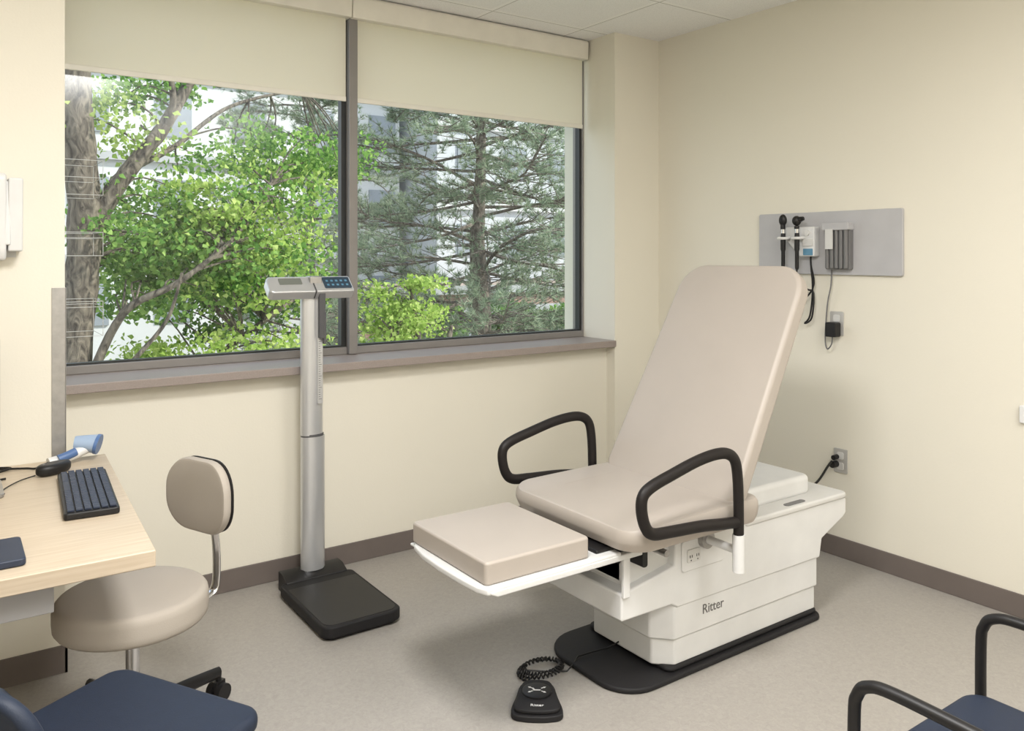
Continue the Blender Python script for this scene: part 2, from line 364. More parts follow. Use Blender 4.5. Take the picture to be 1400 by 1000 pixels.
armp=[(2.185,.50),(2.185,.60),(2.180,.70),(2.166,.760),(2.13,.788),(2.07,.795),(1.98,.785),(1.87,.760),(1.785,.738),(1.745,.715),(1.737,.675),(1.752,.620),(1.785,.590),(1.86,.582),(2.0,.573),(2.09,.562),(2.175,.553)]
for ay in (1.795,2.545):
    s=1 if ay>YC else -1
    a=obj('armrest',gtube([(x,ay,z) for x,z in armp],.0165,n=14,k=6,ry=1.15),m_armblk,ec,smooth=True)
    obj('armrest_socket',[gtube([(2.185,ay,.385),(2.185,ay,.51)],.021,n=20),gtube([(2.185,ay,.455),(2.185,YC+s*.21,.455)],.014,n=12)],m_white,a,smooth=True)
    obj('pivot_ring',gtube([(2.185,YC+s*.222,.455),(2.185,YC+s*.245,.455)],.032,n=20),m_steel,a,smooth=True)
obj('power_cord',gtube([(3.045,2.2,.42),(3.12,2.25,.40),(3.25,2.29,.36),(3.38,2.31,.38),(3.44,2.30,.44),(3.475,2.30,.462)],.0055,n=8),m_black,ec,smooth=True)
obj('power_plug',[gtube([(3.511,2.30,.445),(3.475,2.30,.445)],.016,n=12),gtube([(3.511,2.296,.48),(3.48,2.296,.478)],.012,n=12)],m_black,ec,smooth=True)
def outlet(name,y,z,label):
    t=thing(name,label,'wall outlet',(XR,y,z),group='wall outlets beside the exam chair')
    obj('outlet_plate',gprism(rr(y-.036,z-.058,y+.036,z+.058,.006,4),'x',XR-.006,XR-.0002),m_plate,t,bevel=.002)
    for a,b in ((-.042,-.008),(.008,.042)):
        obj('outlet_socket',gprism(rr(y-.017,z+a,y+.017,z+b,.008,4),'x',XR-.009,XR-.006),m_offw,t)
outlet('wall_outlet',2.28,.462,'steel wall outlet low on the wall with black plug')
outlet('wall_outlet',2.30,1.118,'steel wall outlet below the diagnostic panel')
wc=tag(obj('wall_charger',gprism(rr(2.275,1.055,2.332,1.125,.008,4),'x',3.465,3.511),m_black,bevel=.005),'black power adapter plugged into upper wall outlet','power adapter')
obj('adapter_cable',gtube([(3.48,2.30,1.056),(3.48,2.305,1.02),(3.485,2.33,.995),(3.49,2.345,1.03),(3.495,2.345,1.12),(3.495,2.335,1.22),(3.495,2.318,1.3),(3.5,2.318,1.375)],.0035,n=6),m_mgrey,wc,smooth=True)

# ---------------------------------------------------------------- diagnostic panel
tag(obj('wall_panel',gprism(rr(1.967,1.352,2.745,1.658,.010,5),'x',3.503,XR-.0002),m_grey,bevel=.003),'light grey rectangular backing panel mounted on the wall','wall panel')
px=3.503
ds=thing('otoscope_station','white wall-mounted otoscope and ophthalmoscope charging station','medical device',(px,2.455,1.5))
obj('station_body',gprism([(2.385,1.44),(2.47,1.44),(2.53,1.505),(2.55,1.53),(2.55,1.585),(2.385,1.585)],'x',px-.045,px),m_white,ds,bevel=.006)
for y in (2.545,2.465):
    obj('station_hook',gtube([(px-.03,y-.024,1.535),(px-.075,y-.024,1.53),(px-.085,y,1.53),(px-.075,y+.024,1.53),(px-.03,y+.024,1.535)],.007,n=8),m_white,ds,smooth=True)
obj('status_sticker',gprism(rr(2.392,1.446,2.445,1.478,.003,2),'x',px-.047,px-.0452),m_teal,ds)
obj('tip_drawer',gprism(rr(2.392,1.49,2.448,1.525,.004,2),'x',px-.050,px-.0452),m_offw,ds,bevel=.002)
obj('station_dial',gtube([(px-.045,2.42,1.555),(px-.055,2.42,1.555)],.013,n=16),m_offw,ds,smooth=True)
for i,y in enumerate((2.545,2.465)):
    h=thing('otoscope' if i else 'ophthalmoscope','black diagnostic hand instrument hanging in the charging station','medical instrument',(px-.07,y,1.37))
    obj('instrument_handle',glathe([(.007,0),(.0095,.01),(.0095,.09),(.0125,.10),(.0125,.16),(.010,.185),(.009,.20)],(px-.068,y,1.375),16),m_black,h,smooth=True)
    obj('instrument_collar',glathe([(.011,0),(.011,.025)],(px-.068,y,1.555),16),m_chrome,h,smooth=True)
    if i: obj('instrument_head',[gell((px-.07,y,1.615),(.022,.022,.025)),gtube([(px-.07,y,1.618),(px-.07,y-.038,1.625)],[.018,.010],n=12),gtube([(px-.07,y,1.59),(px-.07,y,1.575)],.012,n=12)],m_black,h,smooth=True)
    else: obj('instrument_head',[gell((px-.07,y,1.62),(.016,.021,.030)),gtube([(px-.07,y,1.60),(px-.07,y,1.575)],.012,n=12)],m_black,h,smooth=True)
    pts=[(px-.068,y,1.375),(px-.066,y,1.33),(px-.03,y-.03,1.30-.02*i),(px-.02,y-.06,1.26),(px-.02,y-.05,1.17-.03*i),(px-.02,y-.01,1.11),(px-.02,y-.04 if i else y,1.15),(px-.02,2.41,1.28),(px-.02,2.42,1.40),(px-.02,2.42,1.44)]
    obj('instrument_cord',gtube(pts,.0045,n=7),m_black,h,smooth=True)
sd=thing('specula_dispenser','grey ribbed ear specula dispenser on the wall panel','dispenser',(px,2.27,1.48))
obj('dispenser_body',gprism(rr(2.205,1.378,2.335,1.595,.008,3),'x',px-.03,px),m_mgrey,sd,bevel=.003)
for y in (2.222,2.246,2.270,2.294,2.318):
    obj('dispenser_tube',gtube([(px-.036,y,1.385),(px-.036,y,1.565)],.0105,n=12),m_mgrey,sd,smooth=True)
obj('dispenser_cap',gprism(rr(2.20,1.565,2.34,1.60,.006,3),'x',px-.052,px),m_grey,sd,bevel=.003)
obj('instruction_card',gbox(px-.056,2.28,1.475,px-.050,2.318,1.57),m_offw,sd)
tag(obj('wall_plate',gprism(rr(1.40,.78,1.488,.85,.006,4),'x',XR-.018,XR-.0002),m_wht,bevel=.004),'small white plastic plate on the cream wall','wall plate')

# ---------------------------------------------------------------- scale
sc=thing('medical_scale','silver column physician scale with black platform by the window','scale',(1.32,3.13,0))
pl=rr(1.158,2.865,1.486,3.37,[.03,.03,.045,.045],5)
def scal(p,s,c=(1.32,3.12)): return [(c[0]+(x-c[0])*s,c[1]+(y-c[1])*s) for x,y in p]
obj('scale_platform',[gprism(pl,'z',.012,.055),gprism(scal(pl,.95),'z',.0,.014)],m_blackr,sc,bevel=.008,ang=35)
obj('platform_mat',gprism(scal([(x,min(y,3.31)) for x,y in pl],.92,(1.32,3.09)),'z',.053,.0565),m_black,sc,bevel=.0015)
obj('column_foot',[gprism([(3.345,.0),(3.455,.0),(3.455,.080),(3.40,.080),(3.35,.06)],'x',1.185,1.46)],m_black,sc,bevel=.005)
def oval(cx,cy,a,b,n=28): return [(cx+a*math.cos(2*math.pi*i/n),cy+b*math.sin(2*math.pi*i/n)) for i in range(n)]
obj('scale_column',gprism(oval(1.325,3.415,.054,.035),'z',.075,.655),m_silver,sc,smooth=True,label='lower silver column')
obj('scale_column',gprism(oval(1.32,3.415,.050,.032),'z',.662,1.285),m_silver,sc,smooth=True,label='upper silver column')
obj('column_joint',gprism(oval(1.323,3.415,.051,.033),'z',.65,.666),m_dgrey,sc,smooth=True)
obj('height_rod',gbox(1.332,3.372,.80,1.355,3.386,1.28),m_silver,sc,bevel=.002)
obj('ruler_marks',[gbox(1.336,3.371,.82+i*.01,1.343+(.006 if i%5==0 else 0),3.3722,.8215+i*.01) for i in range(38)],m_ink,sc)['kind']='stuff'
obj('height_slider',[gprism(rr(1.332,1.085,1.360,1.29,.006,3),'y',3.352,3.374),gbox(1.352,3.35,1.06,1.362,3.37,1.20)],m_dgrey,sc,bevel=.004)
obj('column_neck',gbox(1.30,3.38,1.26,1.355,3.44,1.355),m_steel,sc,bevel=.006)
hm2=RT((1.315,3.385,1.312),rx=42)
hb=rr(-.20,-.045,.178,.052,[.010,.02,.02,.010],4)
obj('scale_head',xf(gprism(hb,'z',-.038,.012),hm2),m_silver,sc,bevel=.008)
obj('keypad',xf(gprism(rr(.045,-.028,.170,.040,.006,3),'z',.012,.0145),hm2),m_lcd,sc)
obj('keypad_buttons',[xf(gbox(.058+i*.022,-.014+j*.025,.0145,.068+i*.022,-.004+j*.025,.016),hm2) for i in range(5) for j in range(2)],m_teal,sc)['kind']='stuff'
obj('display_screen',xf(gprism(rr(-.15,.0,-.05,.036,.004,3),'z',.012,.014),hm2),m_lcd2,sc)
obj('head_joint',xf(gbox(-.003,-.046,-.03,.003,.053,.0135),hm2),m_dgrey,sc)

# ---------------------------------------------------------------- desk
dk=thing('desk','pale maple laminate desk with grey apron against the wall','desk',(-.2,2.6,0))
obj('desktop',gprism([(-1.3,2.087),(.418,2.087),(.472,3.199),(-1.3,3.199)],'z',.70,.74),m_wood,dk,bevel=.003)
obj('apron',gbox(-1.2,2.20,.60,.215,2.225,.70),m_grey,dk,bevel=.003)
obj('side_panel',gbox(-1.25,2.15,0,-1.22,3.15,.70),m_wood,dk,bevel=.003)
obj('wall_bracket',[gbox(.15,2.5,.655,.18,3.19,.70),gbox(.15,3.16,.40,.18,3.19,.70)],m_mgrey,dk,bevel=.003)
kb=thing('keyboard','black computer keyboard lying on the desk','keyboard',(.345,2.675,.741),rz=-4)
obj('keyboard_case',gprism(rr(-.068,-.235,.068,.235,.01,4),'z',0,.018),m_black,kb,bevel=.004,world=False)
keys=[]
for i in range(6):
    x=.052-i*.0205
    y=-.222
    while y<.215:
        w=.0185
        if i==5 and -.02<y<.10: w=.11
        if not(-.088<y<-.078 or -.155<y<-.148): keys.append(gprism([(x-.0085,y),(x+.0085,y),(x+.0085,y+w-.0025),(x-.0085,y+w-.0025)],'z',.018,.0245))
        y+=w+.0005
obj('keycap',keys,m_key,kb,bevel=.0015,seg=2,world=False)['kind']='stuff'
ms=thing('computer_mouse','black computer mouse on the desk','mouse',(.292,3.00,.741),rz=-60)
obj('mouse_body',gprism([(0+.032*math.cos(a)*(1-.08*math.sin(a)),.058*math.sin(a)) for a in [2*math.pi*i/24 for i in range(24)]],'z',.001,.036),m_black,ms,bevel=.014,seg=4,world=False,ang=50)
obj('scroll_wheel',gtube([(-.004,-.035,.034),(.004,-.035,.034)],.006,n=12),m_mgrey,ms,smooth=True,world=False)
obj('mouse_cable',gtube([(-.01,-.056,.006),(.0,-.12,.0042),(.05,-.2,.0042),(.09,-.22,.0042)],.002,n=6),m_black,ms,smooth=True,world=False)
bs=thing('barcode_scanner','white and blue handheld barcode scanner lying on the desk','barcode scanner',(.38,3.13,.741))
obj('scanner_handle',gtube([(.285,3.10,.757),(.325,3.11,.760),(.36,3.12,.768),(.40,3.13,.784)],[.014,.020],n=14,ry=1.2),m_white,bs,smooth=True)
obj('scanner_head',gtube([(.37,3.15,.800),(.405,3.14,.797),(.435,3.13,.793)],[.024,.033],n=14,ry=1.3),m_pblue,bs,smooth=True)
obj('scanner_window',gtube([(.433,3.131,.7935),(.443,3.127,.791)],.034,n=14,ry=1.3),m_blue,bs,smooth=True)
obj('scanner_grip',gtube([(.315,3.095,.764),(.338,3.10,.770),(.368,3.11,.779)],.015,n=10),m_blue,bs,smooth=True)
obj('scanner_cable',gtube([(.285,3.10,.756),(.25,3.09,.745),(.22,3.11,.745),(.14,3.14,.745),(.08,3.10,.745),(.10,3.05,.745),(.15,3.10,.746),(.18,3.13,.748),(.12,3.17,.745),(.05,3.13,.745),(.0,3.05,.745),(.08,2.99,.745),(.16,3.0,.745)],.0035,n=6,k=8),m_black,bs,smooth=True)
mo=thing('monitor','dark computer monitor on a silver stand on the desk','monitor',(-.094,2.88,.741),rz=0)
obj('screen_housing',xf(gprism(rr(-.26,.15,.238,.46,.01,4),'y',-.02,.02),RT((0,0,0),rz=14)),m_black,mo,world=False,bevel=.004)
obj('screen',xf(gprism(rr(-.25,.16,.228,.45,.004,3),'y',-.022,-.0205),RT((0,0,0),rz=14)),m_lcd,mo,world=False)
obj('monitor_stand',[gprism(rr(-.12,-.10,.24,.10,.02,4),'z',0,.012),gbox(-.03,.02,.01,.03,.045,.3)],m_steel,mo,bevel=.003,world=False)
tag(obj('tablet',gprism(rr(-.08,2.15,.155,2.33,.012,4),'z',.741,.758),m_key,bevel=.004),'dark blue-grey tablet lying on the desk','tablet')

sz=thing('sanitizer_dispenser','white wall-mounted hand sanitizer dispenser on the cream wall','soap dispenser',(.1,3.2,1.58))
obj('dispenser_body',gprism([(3.1995,1.43),(3.12,1.43),(3.10,1.47),(3.085,1.70),(3.10,1.715),(3.1995,1.715)],'x',.03,.168),m_white,sz,bevel=.01)
obj('dispenser_cover',[gprism([(3.1995,1.46),(3.11,1.46),(3.09,1.70),(3.1995,1.70)],'x',.172,.214),gbox(.16,3.10,1.48,.18,3.19,1.69)],m_white,sz,bevel=.006)
obj('dispenser_backplate',gbox(.04,3.196,1.44,.20,3.2,1.70),m_offw,sz)
W=[]
for zt,zb in ((1.79,1.665),(1.53,1.445),(1.28,1.155)):
    for z in (zt,zb,(zt+zb)/2 if zt>1.6 else zt-.02):
        W.append(gtube([(.3455,3.27,z),(.475,3.27,z),(.475,3.50,z),(.3455,3.50,z)],.0011,n=6,smooth=False))
    for (x,y) in ((.475,3.27),(.475,3.50)):
        W.append(gtube([(x,y,zt),(x,y,zb)],.0011,n=6,smooth=False))
for y in (3.30,3.47): W.append(gtube([(.3475,y,1.13),(.3475,y,1.82)],.003,n=6,smooth=False))
tag(obj('wire_glove_rack',W,m_wire,smooth=True),'pale wire glove box rack mounted beside the window','wire rack')

# ---------------------------------------------------------------- stool
so=thing('rolling_stool','taupe rolling stool with backrest and black casters by the desk','stool',(.448,2.55,0),rz=23)
obj('stool_seat',glathe([(.05,.390),(.180,.391),(.198,.396),(.205,.406),(.2065,.422),(.2065,.452),(.2035,.466),(.197,.474),(.184,.4785),(.12,.479),(.01,.479)],n=48),m_vinyl2,so,smooth=True,world=False)
obj('stool_column',glathe([(.045,.0),(.045,.02),(.019,.02),(.019,.285)],(0,0,.09),20),m_chrome,so,smooth=True,world=False)
obj('seat_plate',glathe([(.10,0),(.10,.012)],(0,0,.378),24),m_black,so,world=False)
for i in range(5):
    a=math.radians(7+72*i)
    lg=obj('leg',xf(gtube([(.03,0,.115),(.15,0,.112),(.33,0,.088)],[.026,.018],n=10,ry=.8),Matrix.Rotation(a,4,'Z')),m_black,so,smooth=True,world=False)
    R=Matrix.Rotation(a,4,'Z')
    obj('caster',[xf(gtube([(.33,-.028,.028),(.33,-.008,.028)],.028,n=18),R),xf(gtube([(.33,.008,.028),(.33,.028,.028)],.028,n=18),R),xf(gtube([(.33,0,.03),(.33,0,.09)],.009,n=8),R),xf(gbox(.312,-.012,.03,.348,.012,.062),R)],m_black,lg,smooth=True,world=False)
def backpad(t0,t1,hw,z0,z1,r,bulge):
    o=rr(-hw,z0,hw,z1,r,9); n=len(o); v=[]
    cz=(z0+z1)/2
    L_=[(t0,.95),(t0+(t1-t0)*.3,1.0),(t0+(t1-t0)*.65,1.0),(t0+(t1-t0)*.9,.97),(t1,.9),(t1+bulge,.5)]
    for t,s in L_:
        for (y,z) in o:
            y2=y*s; v.append((t-.7*y2*y2+.0,y2,cz+(z-cz)*s))
    f=[]
    for i in range(len(L_)-1):
        for j in range(n): f.append((i*n+j,i*n+(j+1)%n,(i+1)*n+(j+1)%n,(i+1)*n+j))
    f.append(tuple(range(n-1,-1,-1))); f.append(tuple(range((len(L_)-1)*n,len(L_)*n)))
    return v,f
obj('stool_backrest',backpad(.248,.216,.144,.583,.810,.098,-.003),m_vinyl2,so,smooth=True,world=False)
obj('backrest_shell',backpad(.258,.246,.143,.584,.809,.097,0),m_black,so,smooth=True,world=False)
obj('backrest_bar',gtube([(.08,0,.382),(.2,0,.370),(.255,0,.374),(.285,0,.40),(.288,0,.50),(.277,0,.60),(.265,0,.68)],.0085,n=12,ry=2.0),m_chrome,so,smooth=True,world=False)

# ---------------------------------------------------------------- guest chairs
def guest(loc,rz,arms,label,zt=.80):
    g=thing('guest_chair',label,'chair',loc,rz)
    sw=.225
    obj('seat_cushion',gprism(rr(-sw,-.23,sw,.25,[.05,.05,.03,.03],6),'z',.435,.475),m_navy,g,bevel=.016,seg=4,world=False)
    o=rr(-.22,zt-.24,.22,zt,.08,6)
    def bk(t0,t1):
        vv=[]
        for t in (t0,t1):
            for x,z in o: vv.append((x,t-.24-(z-.5)*.25+.5*x*x,z))
        n=len(o); return vv,[tuple(range(n)),tuple(range(2*n-1,n-1,-1))]+[(i,(i+1)%n,n+(i+1)%n,n+i) for i in range(n)]
    obj('backrest',bk(-.016,.016),m_navy,g,bevel=.012,world=False)
    if arms:
        for s in (-1,1):
            x=s*.248
            obj('chair_arm',gtube([(x,.24,.0),(x,.24,.3),(x,.24,.56),(x,.233,.612),(x,.212,.636),(x,.16,.645),(x,.0,.64),(x,-.2,.63),(x,-.26,.60),(x,-.275,.5),(x,-.30,0)],.0115,n=12,ry=1.1),m_black,g,smooth=True,world=False)
        for pts in ([(-.245,.12,.42),(.245,.12,.42)],[(-.245,-.17,.42),(.245,-.17,.42)],[(-.245,-.262,.60),(-.22,-.275,.66),(-.19,-.285,.72)],[(.245,-.262,.60),(.22,-.275,.66),(.19,-.285,.72)]):
            obj('frame_rail',gtube(pts,.011,n=10),m_black,g,smooth=True,world=False)
    else:
        for s in (-1,1):
            x=s*.20
            obj('leg',gtube([(x,.21,0),(x,.20,.42)],.0125,n=12),m_black,g,smooth=True,world=False)
            obj('leg',gtube([(x,-.28,0),(x,-.25,.42),(x,-.26,.56),(x,-.295,zt-.08)],.0125,n=12),m_black,g,smooth=True,world=False)
        for pts in ([(-.2,.20,.42),(.2,.20,.42)],[(-.2,-.25,.42),(.2,-.25,.42)],[(-.2,.2,.42),(-.2,-.25,.42)],[(.2,.2,.42),(.2,-.25,.42)]):
            obj('frame_rail',gtube(pts,.011,n=10),m_black,g,smooth=True,world=False)
    return g
guest((1.672,.655,0),0,True,'navy upholstered guest chair with black tubular arms')
guest((.242,1.80,0),-60,False,'armless navy upholstered chair beside the desk',.755)

# ---------------------------------------------------------------- foot pedal
fp=thing('foot_pedal','black wired foot control pedal on the floor','foot pedal',(1.565,2.095,0),rz=-36.7)
FM=(Matrix.Translation((1.565,2.095,0))@Matrix.Rotation(math.radians(-36.7),4,'Z')).inverted()
ped=[(p.x,p.y) for p in catmull([(-.03,.103,0),(.03,.103,0),(.055,.08,0),(.068,.01,0),(.082,-.06,0),(.074,-.092,0),(.04,-.104,0),(0,-.107,0),(-.04,-.104,0),(-.074,-.092,0),(-.082,-.06,0),(-.068,.01,0),(-.055,.08,0)],3,True)]
def sc2(p,s,dy=0): return [(x*s,y*s+dy) for x,y in p]
obj('pedal_body',[gprism(ped,'z',0,.020),gprism(sc2(ped,.88,-.002),'z',.020,.034)],m_blackr,fp,bevel=.005,world=False,ang=50)
obj('pedal_disc',glathe([(.048,.034),(.048,.038),(.044,.040),(.01,.040)],(0,.015,0),28),m_black,fp,smooth=True,world=False)
icon=[]
for a in (30,150,210,330):
    R=Matrix.Translation((0,.015,0))@Matrix.Rotation(math.radians(a),4,'Z')
    icon+=[xf(gprism([(.016,-.0018),(.026,-.0018),(.026,.0018),(.016,.0018)],'z',.0402,.0408),R),xf(gprism([(.026,-.0045),(.034,0),(.026,.0045)],'z',.0402,.0408),R)]
icon+=[gbox(-.012,.010,.0402,.012,.015,.0408),gprism([(-.014,.015),(-.006,.015),(-.012,.026),(-.016,.024)],'z',.0402,.0408)]
obj('pedal_icon',icon,m_wht,fp,world=False)
text('lettering','Ritter',.018,m_wht,Matrix.Translation((0,-.066,.0345)),fp,world=False,ext=.0004)
pts=[(1.625,2.175,.015)]
NT=64
for i in range(NT*6):
    a=i/6*2*math.pi; s=i/(NT*6)
    th=math.radians(215-780*s); sc_=1-.25*s; c=Vector((1.70+.088*sc_*math.cos(th),2.25+.060*sc_*math.sin(th),.008+.014*s))
    rd=Vector((math.cos(th),math.sin(th),0))
    p=c+rd*.0055*math.cos(a)+Vector((0,0,.0055*math.sin(a))); pts.append(tuple(p))
pts+=[(1.77,2.195,.006),(1.84,2.22,.027),(1.96,2.2,.03),(2.01,2.18,.055)]
cc=obj('coiled_cord',gtube(pts,.003,n=6,k=2),m_black,fp,smooth=True); cc.matrix_parent_inverse=FM

# ---------------------------------------------------------------- outside
st(obj('ground_outside',gbox(-40,4.6,-4.2,60,70,-4.0),M('distant_lawn_and_paving',(120,126,100),.9,var=.3,scale=.4)))
m_bw=M('pale_facade_panels',(208,208,206),.7,var=.06,scale=.5)
m_bg=M('light_grey_facade',(194,196,198),.6,var=.06,scale=.5)
m_glz=M('pale_window_glazing',(146,152,158),.45,var=.25,scale=.6)
m_roof=M('grey_roof_edge',(176,176,176),.7)
def brickm():
    m=bpy.data.materials.new('red_brick'); m.use_nodes=True; nt=m.node_tree; b=nt.nodes['Principled BSDF']
    tc=nt.nodes.new('ShaderNodeTexCoord'); mp=nt.nodes.new('ShaderNodeMapping'); mp.inputs['Rotation'].default_value=(math.radians(90),0,0)
    k=nt.nodes.new('ShaderNodeTexBrick'); k.inputs['Scale'].default_value=3.5
    k.inputs['Color1'].default_value=lin((160,128,114)); k.inputs['Color2'].default_value=lin((146,114,102)); k.inputs['Mortar'].default_value=lin((165,145,132))
    nt.links.new(tc.outputs['Object'],mp.inputs['Vector']); nt.links.new(mp.outputs['Vector'],k.inputs['Vector']); nt.links.new(k.outputs['Color'],b.inputs['Base Color']); b.inputs['Roughness'].default_value=.85
    return m
m_brick=brickm()
def building(x0,x1,y,z1,mat,label,dx,wz,ww,wh,mat2=None,dep=8):
    b=thing('building',label,'building',((x0+x1)/2,y+dep/2,-4))
    obj('facade',[gbox(x0,y,-4,x1,y+dep,z1)],mat,b)
    obj('cornice',[gbox(x0-.1,y-.15,z,x1+.1,y+.05,z+.25) for z in ([z1-.25]+[w+wh+.5 for w in wz])],m_roof if mat2 is None else mat2,b)['kind']='stuff'
    base=None
    for w in wz:
        x=x0+dx*.4
        while x+ww<x1:
            if base is None:
                base=obj('facade_window',gbox(0,-.06,0,ww,.02,wh),m_glz,b,world=False); o=base
            else:
                o=base.copy(); COL.objects.link(o)
            o.parent=b; o.matrix_parent_inverse=Matrix.Translation(-Vector(b.location)); o.location=(x,y,w); x+=dx
building(2,13.3,26,7.6,m_bw,'pale panelled building seen behind the trees',2.3,[-.6,2.4,5.0],1.0,1.3)
building(13.7,27,24,8.6,m_bg,'light grey office building behind the pine tree',2.0,[1.4,4.2,6.4],.9,1.1,m_bw)
building(9,26,21,.5,m_brick,'low red brick building behind the trees',2.2,[-2.2],1.2,1.3,dep=2.6)

def leafmesh(name,centers,crad,nper,s0,s1,mat,par):
    C=np.repeat(np.array(centers),nper,axis=0); N=len(C)
    d=rng.normal(size=(N,3)); d/=np.linalg.norm(d,axis=1)[:,None]; d*=(rng.random(N)**.5)[:,None]*crad
    sc_=np.repeat(rng.uniform(.6,1.35,len(centers)),nper); d*=sc_[:,None]
    d[:,2]*=.5
    P=C+d
    a=rng.normal(size=(N,3)); a/=np.linalg.norm(a,axis=1)[:,None]
    b=np.cross(a,rng.normal(size=(N,3))); b/=np.linalg.norm(b,axis=1)[:,None]
    s=(s0+(s1-s0)*rng.random(N))[:,None]
    c=np.cross(a,b)*s*.25
    V=np.stack([P-a*s*.8,P-a*s*.25+b*s*.75+c,P+a*s*.25+b*s*.45,P+a*s,P+a*s*.25-b*s*.45,P-a*s*.25-b*s*.75+c],axis=1).reshape(-1,3)
    F=np.arange(N*6).reshape(-1,6)
    me=bpy.data.meshes.new(name); me.from_pydata(V.tolist(),[],F.tolist()); me.materials.append(mat)
    o=bpy.data.objects.new(name,me); COL.objects.link(o); setpar(o,par,True); o['kind']='stuff'; return o
def ellc(c,r,n,pw=.5):
    d=rng.normal(size=(n,3)); d/=np.linalg.norm(d,axis=1)[:,None]; d*=(rng.random(n)**pw)[:,None]
    return [tuple(np.array(c)+q*np.array(r)) for q in d]
def twigs(cents,anchors):
    g=[]
    for c in cents:
        c=Vector(c); a=min(anchors,key=lambda p:(Vector(p)-c).length+ (0.3 if p[2]>c.z else 0)); a=Vector(a)
        mid=(a+c)/2+Vector((random.uniform(-.1,.1),random.uniform(-.1,.1),.08))
        g.append(gtube([tuple(a),tuple(mid),tuple(c)],[.012,.004],n=5,k=3))
    return g
mt=thing('maple_tree','leafy green maple tree with thick leaning trunk outside','tree',(.95,7.5,-4))
br=[[(.86,7.5,-4),(.86,7.5,-1),(.88,7.5,.6),(.95,7.5,1.7),(.88,7.5,3.0),(.96,7.6,4.6)],
    [(.95,7.5,1.3),(1.10,7.5,1.85),(1.30,7.5,2.18),(1.56,7.5,2.55),(1.78,7.6,2.95),(2.1,7.7,3.6)],
    [(.92,7.5,.2),(1.2,7.3,.95),(1.6,7.1,1.22),(2.1,7.2,1.62),(2.5,7.5,2.1)],
    [(.92,7.5,-.8),(1.5,7.8,-.1),(2.2,8,.5),(3.0,8.2,1.0)],
    [(1.34,7.5,2.2),(1.75,7.9,2.45),(2.3,8.1,2.9),(3.1,8.3,3.2)],
    [(.92,7.5,.0),(1.2,7.2,.5),(1.5,7.1,.9),(1.6,7.0,1.3)],
    [(1.56,7.5,2.5),(1.62,7.4,2.8),(1.5,7.3,3.4)]]
rad=[(.145,.11),(.085,.04),(.04,.010),(.06,.02),(.03,.012),(.025,.010),(.035,.018)]
obj('trunk',[gtube(p,list(r),n=14,k=8,jit=.09) for p,r in zip(br,rad)],m_bark,mt,smooth=True)
anch=[tuple(q) for p in br[1:] for q in catmull(p,4)]
c1=ellc((2.15,8.0,1.50),(1.25,.9,.85),62,.6)+ellc((2.8,8.2,2.45),(.95,.7,.5),20)+ellc((1.5,7.8,2.95),(.5,.4,.25),5)+ellc((1.4,7.6,1.5),(.4,.4,.6),9)
c2=ellc((2.3,8,.35),(1.4,.9,.55),30)+ellc((1.25,7.7,2.6),(.3,.3,.5),4)+ellc((2.3,7.6,1.8),(1.1,.4,.8),26)
c0=ellc((2.6,9.0,1.1),(1.2,.5,.9),26)
obj('twigs',twigs(c1+c2+c0,anch),m_bark,mt,smooth=True)['kind']='stuff'
leafmesh('foliage',c1,.38,140,.018,.040,m_leaf,mt)
leafmesh('foliage',c2,.38,115,.018,.040,m_leafy,mt)
leafmesh('foliage',c0,.42,150,.022,.045,m_leafd,mt)
mt2=thing('maple_tree','small yellow-green maple in front of the pine tree','tree',(4.5,8.3,-4))
br2=[[(4.5,8.3,-4),(4.5,8.3,-1),(4.52,8.3,.2),(4.4,8.3,1.0)],[(4.5,8.3,-.6),(4.2,8.2,.1),(4.1,8.2,.6)],[(4.5,8.3,-.4),(4.8,8.3,.1),(5.0,8.4,.6)]]
obj('trunk',[gtube(p,[.08,.02],n=10) for p in br2],m_bark,mt2,smooth=True)
c3=ellc((4.35,8.3,.65),(.5,.5,.6),24)+ellc((4.6,8.3,-.2),(.9,.6,.45),14)
obj('twigs',twigs(c3,[tuple(q) for p in br2 for q in catmull(p,4)]),m_bark,mt2,smooth=True)['kind']='stuff'
leafmesh('foliage',c3,.30,115,.018,.040,m_leafy,mt2)
for k,(xa,xb) in enumerate(((9.8,11.3),(11.5,13.1),(13.3,14.9))):
    sh=thing('shrub','dense green shrub growing in front of the brick building','shrub',((xa+xb)/2,17.5,-4),group='green shrubs by the brick building')
    cs=[(rng.uniform(xa+.3,xb-.3),rng.uniform(16.9,18.1),rng.uniform(-3.6,.0)) for _ in range(30)]
    leafmesh('foliage',cs,.55,190,.05,.09,m_leafd if k==1 else m_leaf,sh)
    obj('stem',gtube([((xa+xb)/2,17.5,-4),((xa+xb)/2+.1,17.5,-1.5)],[.07,.03],n=6),m_bark,sh,smooth=True)

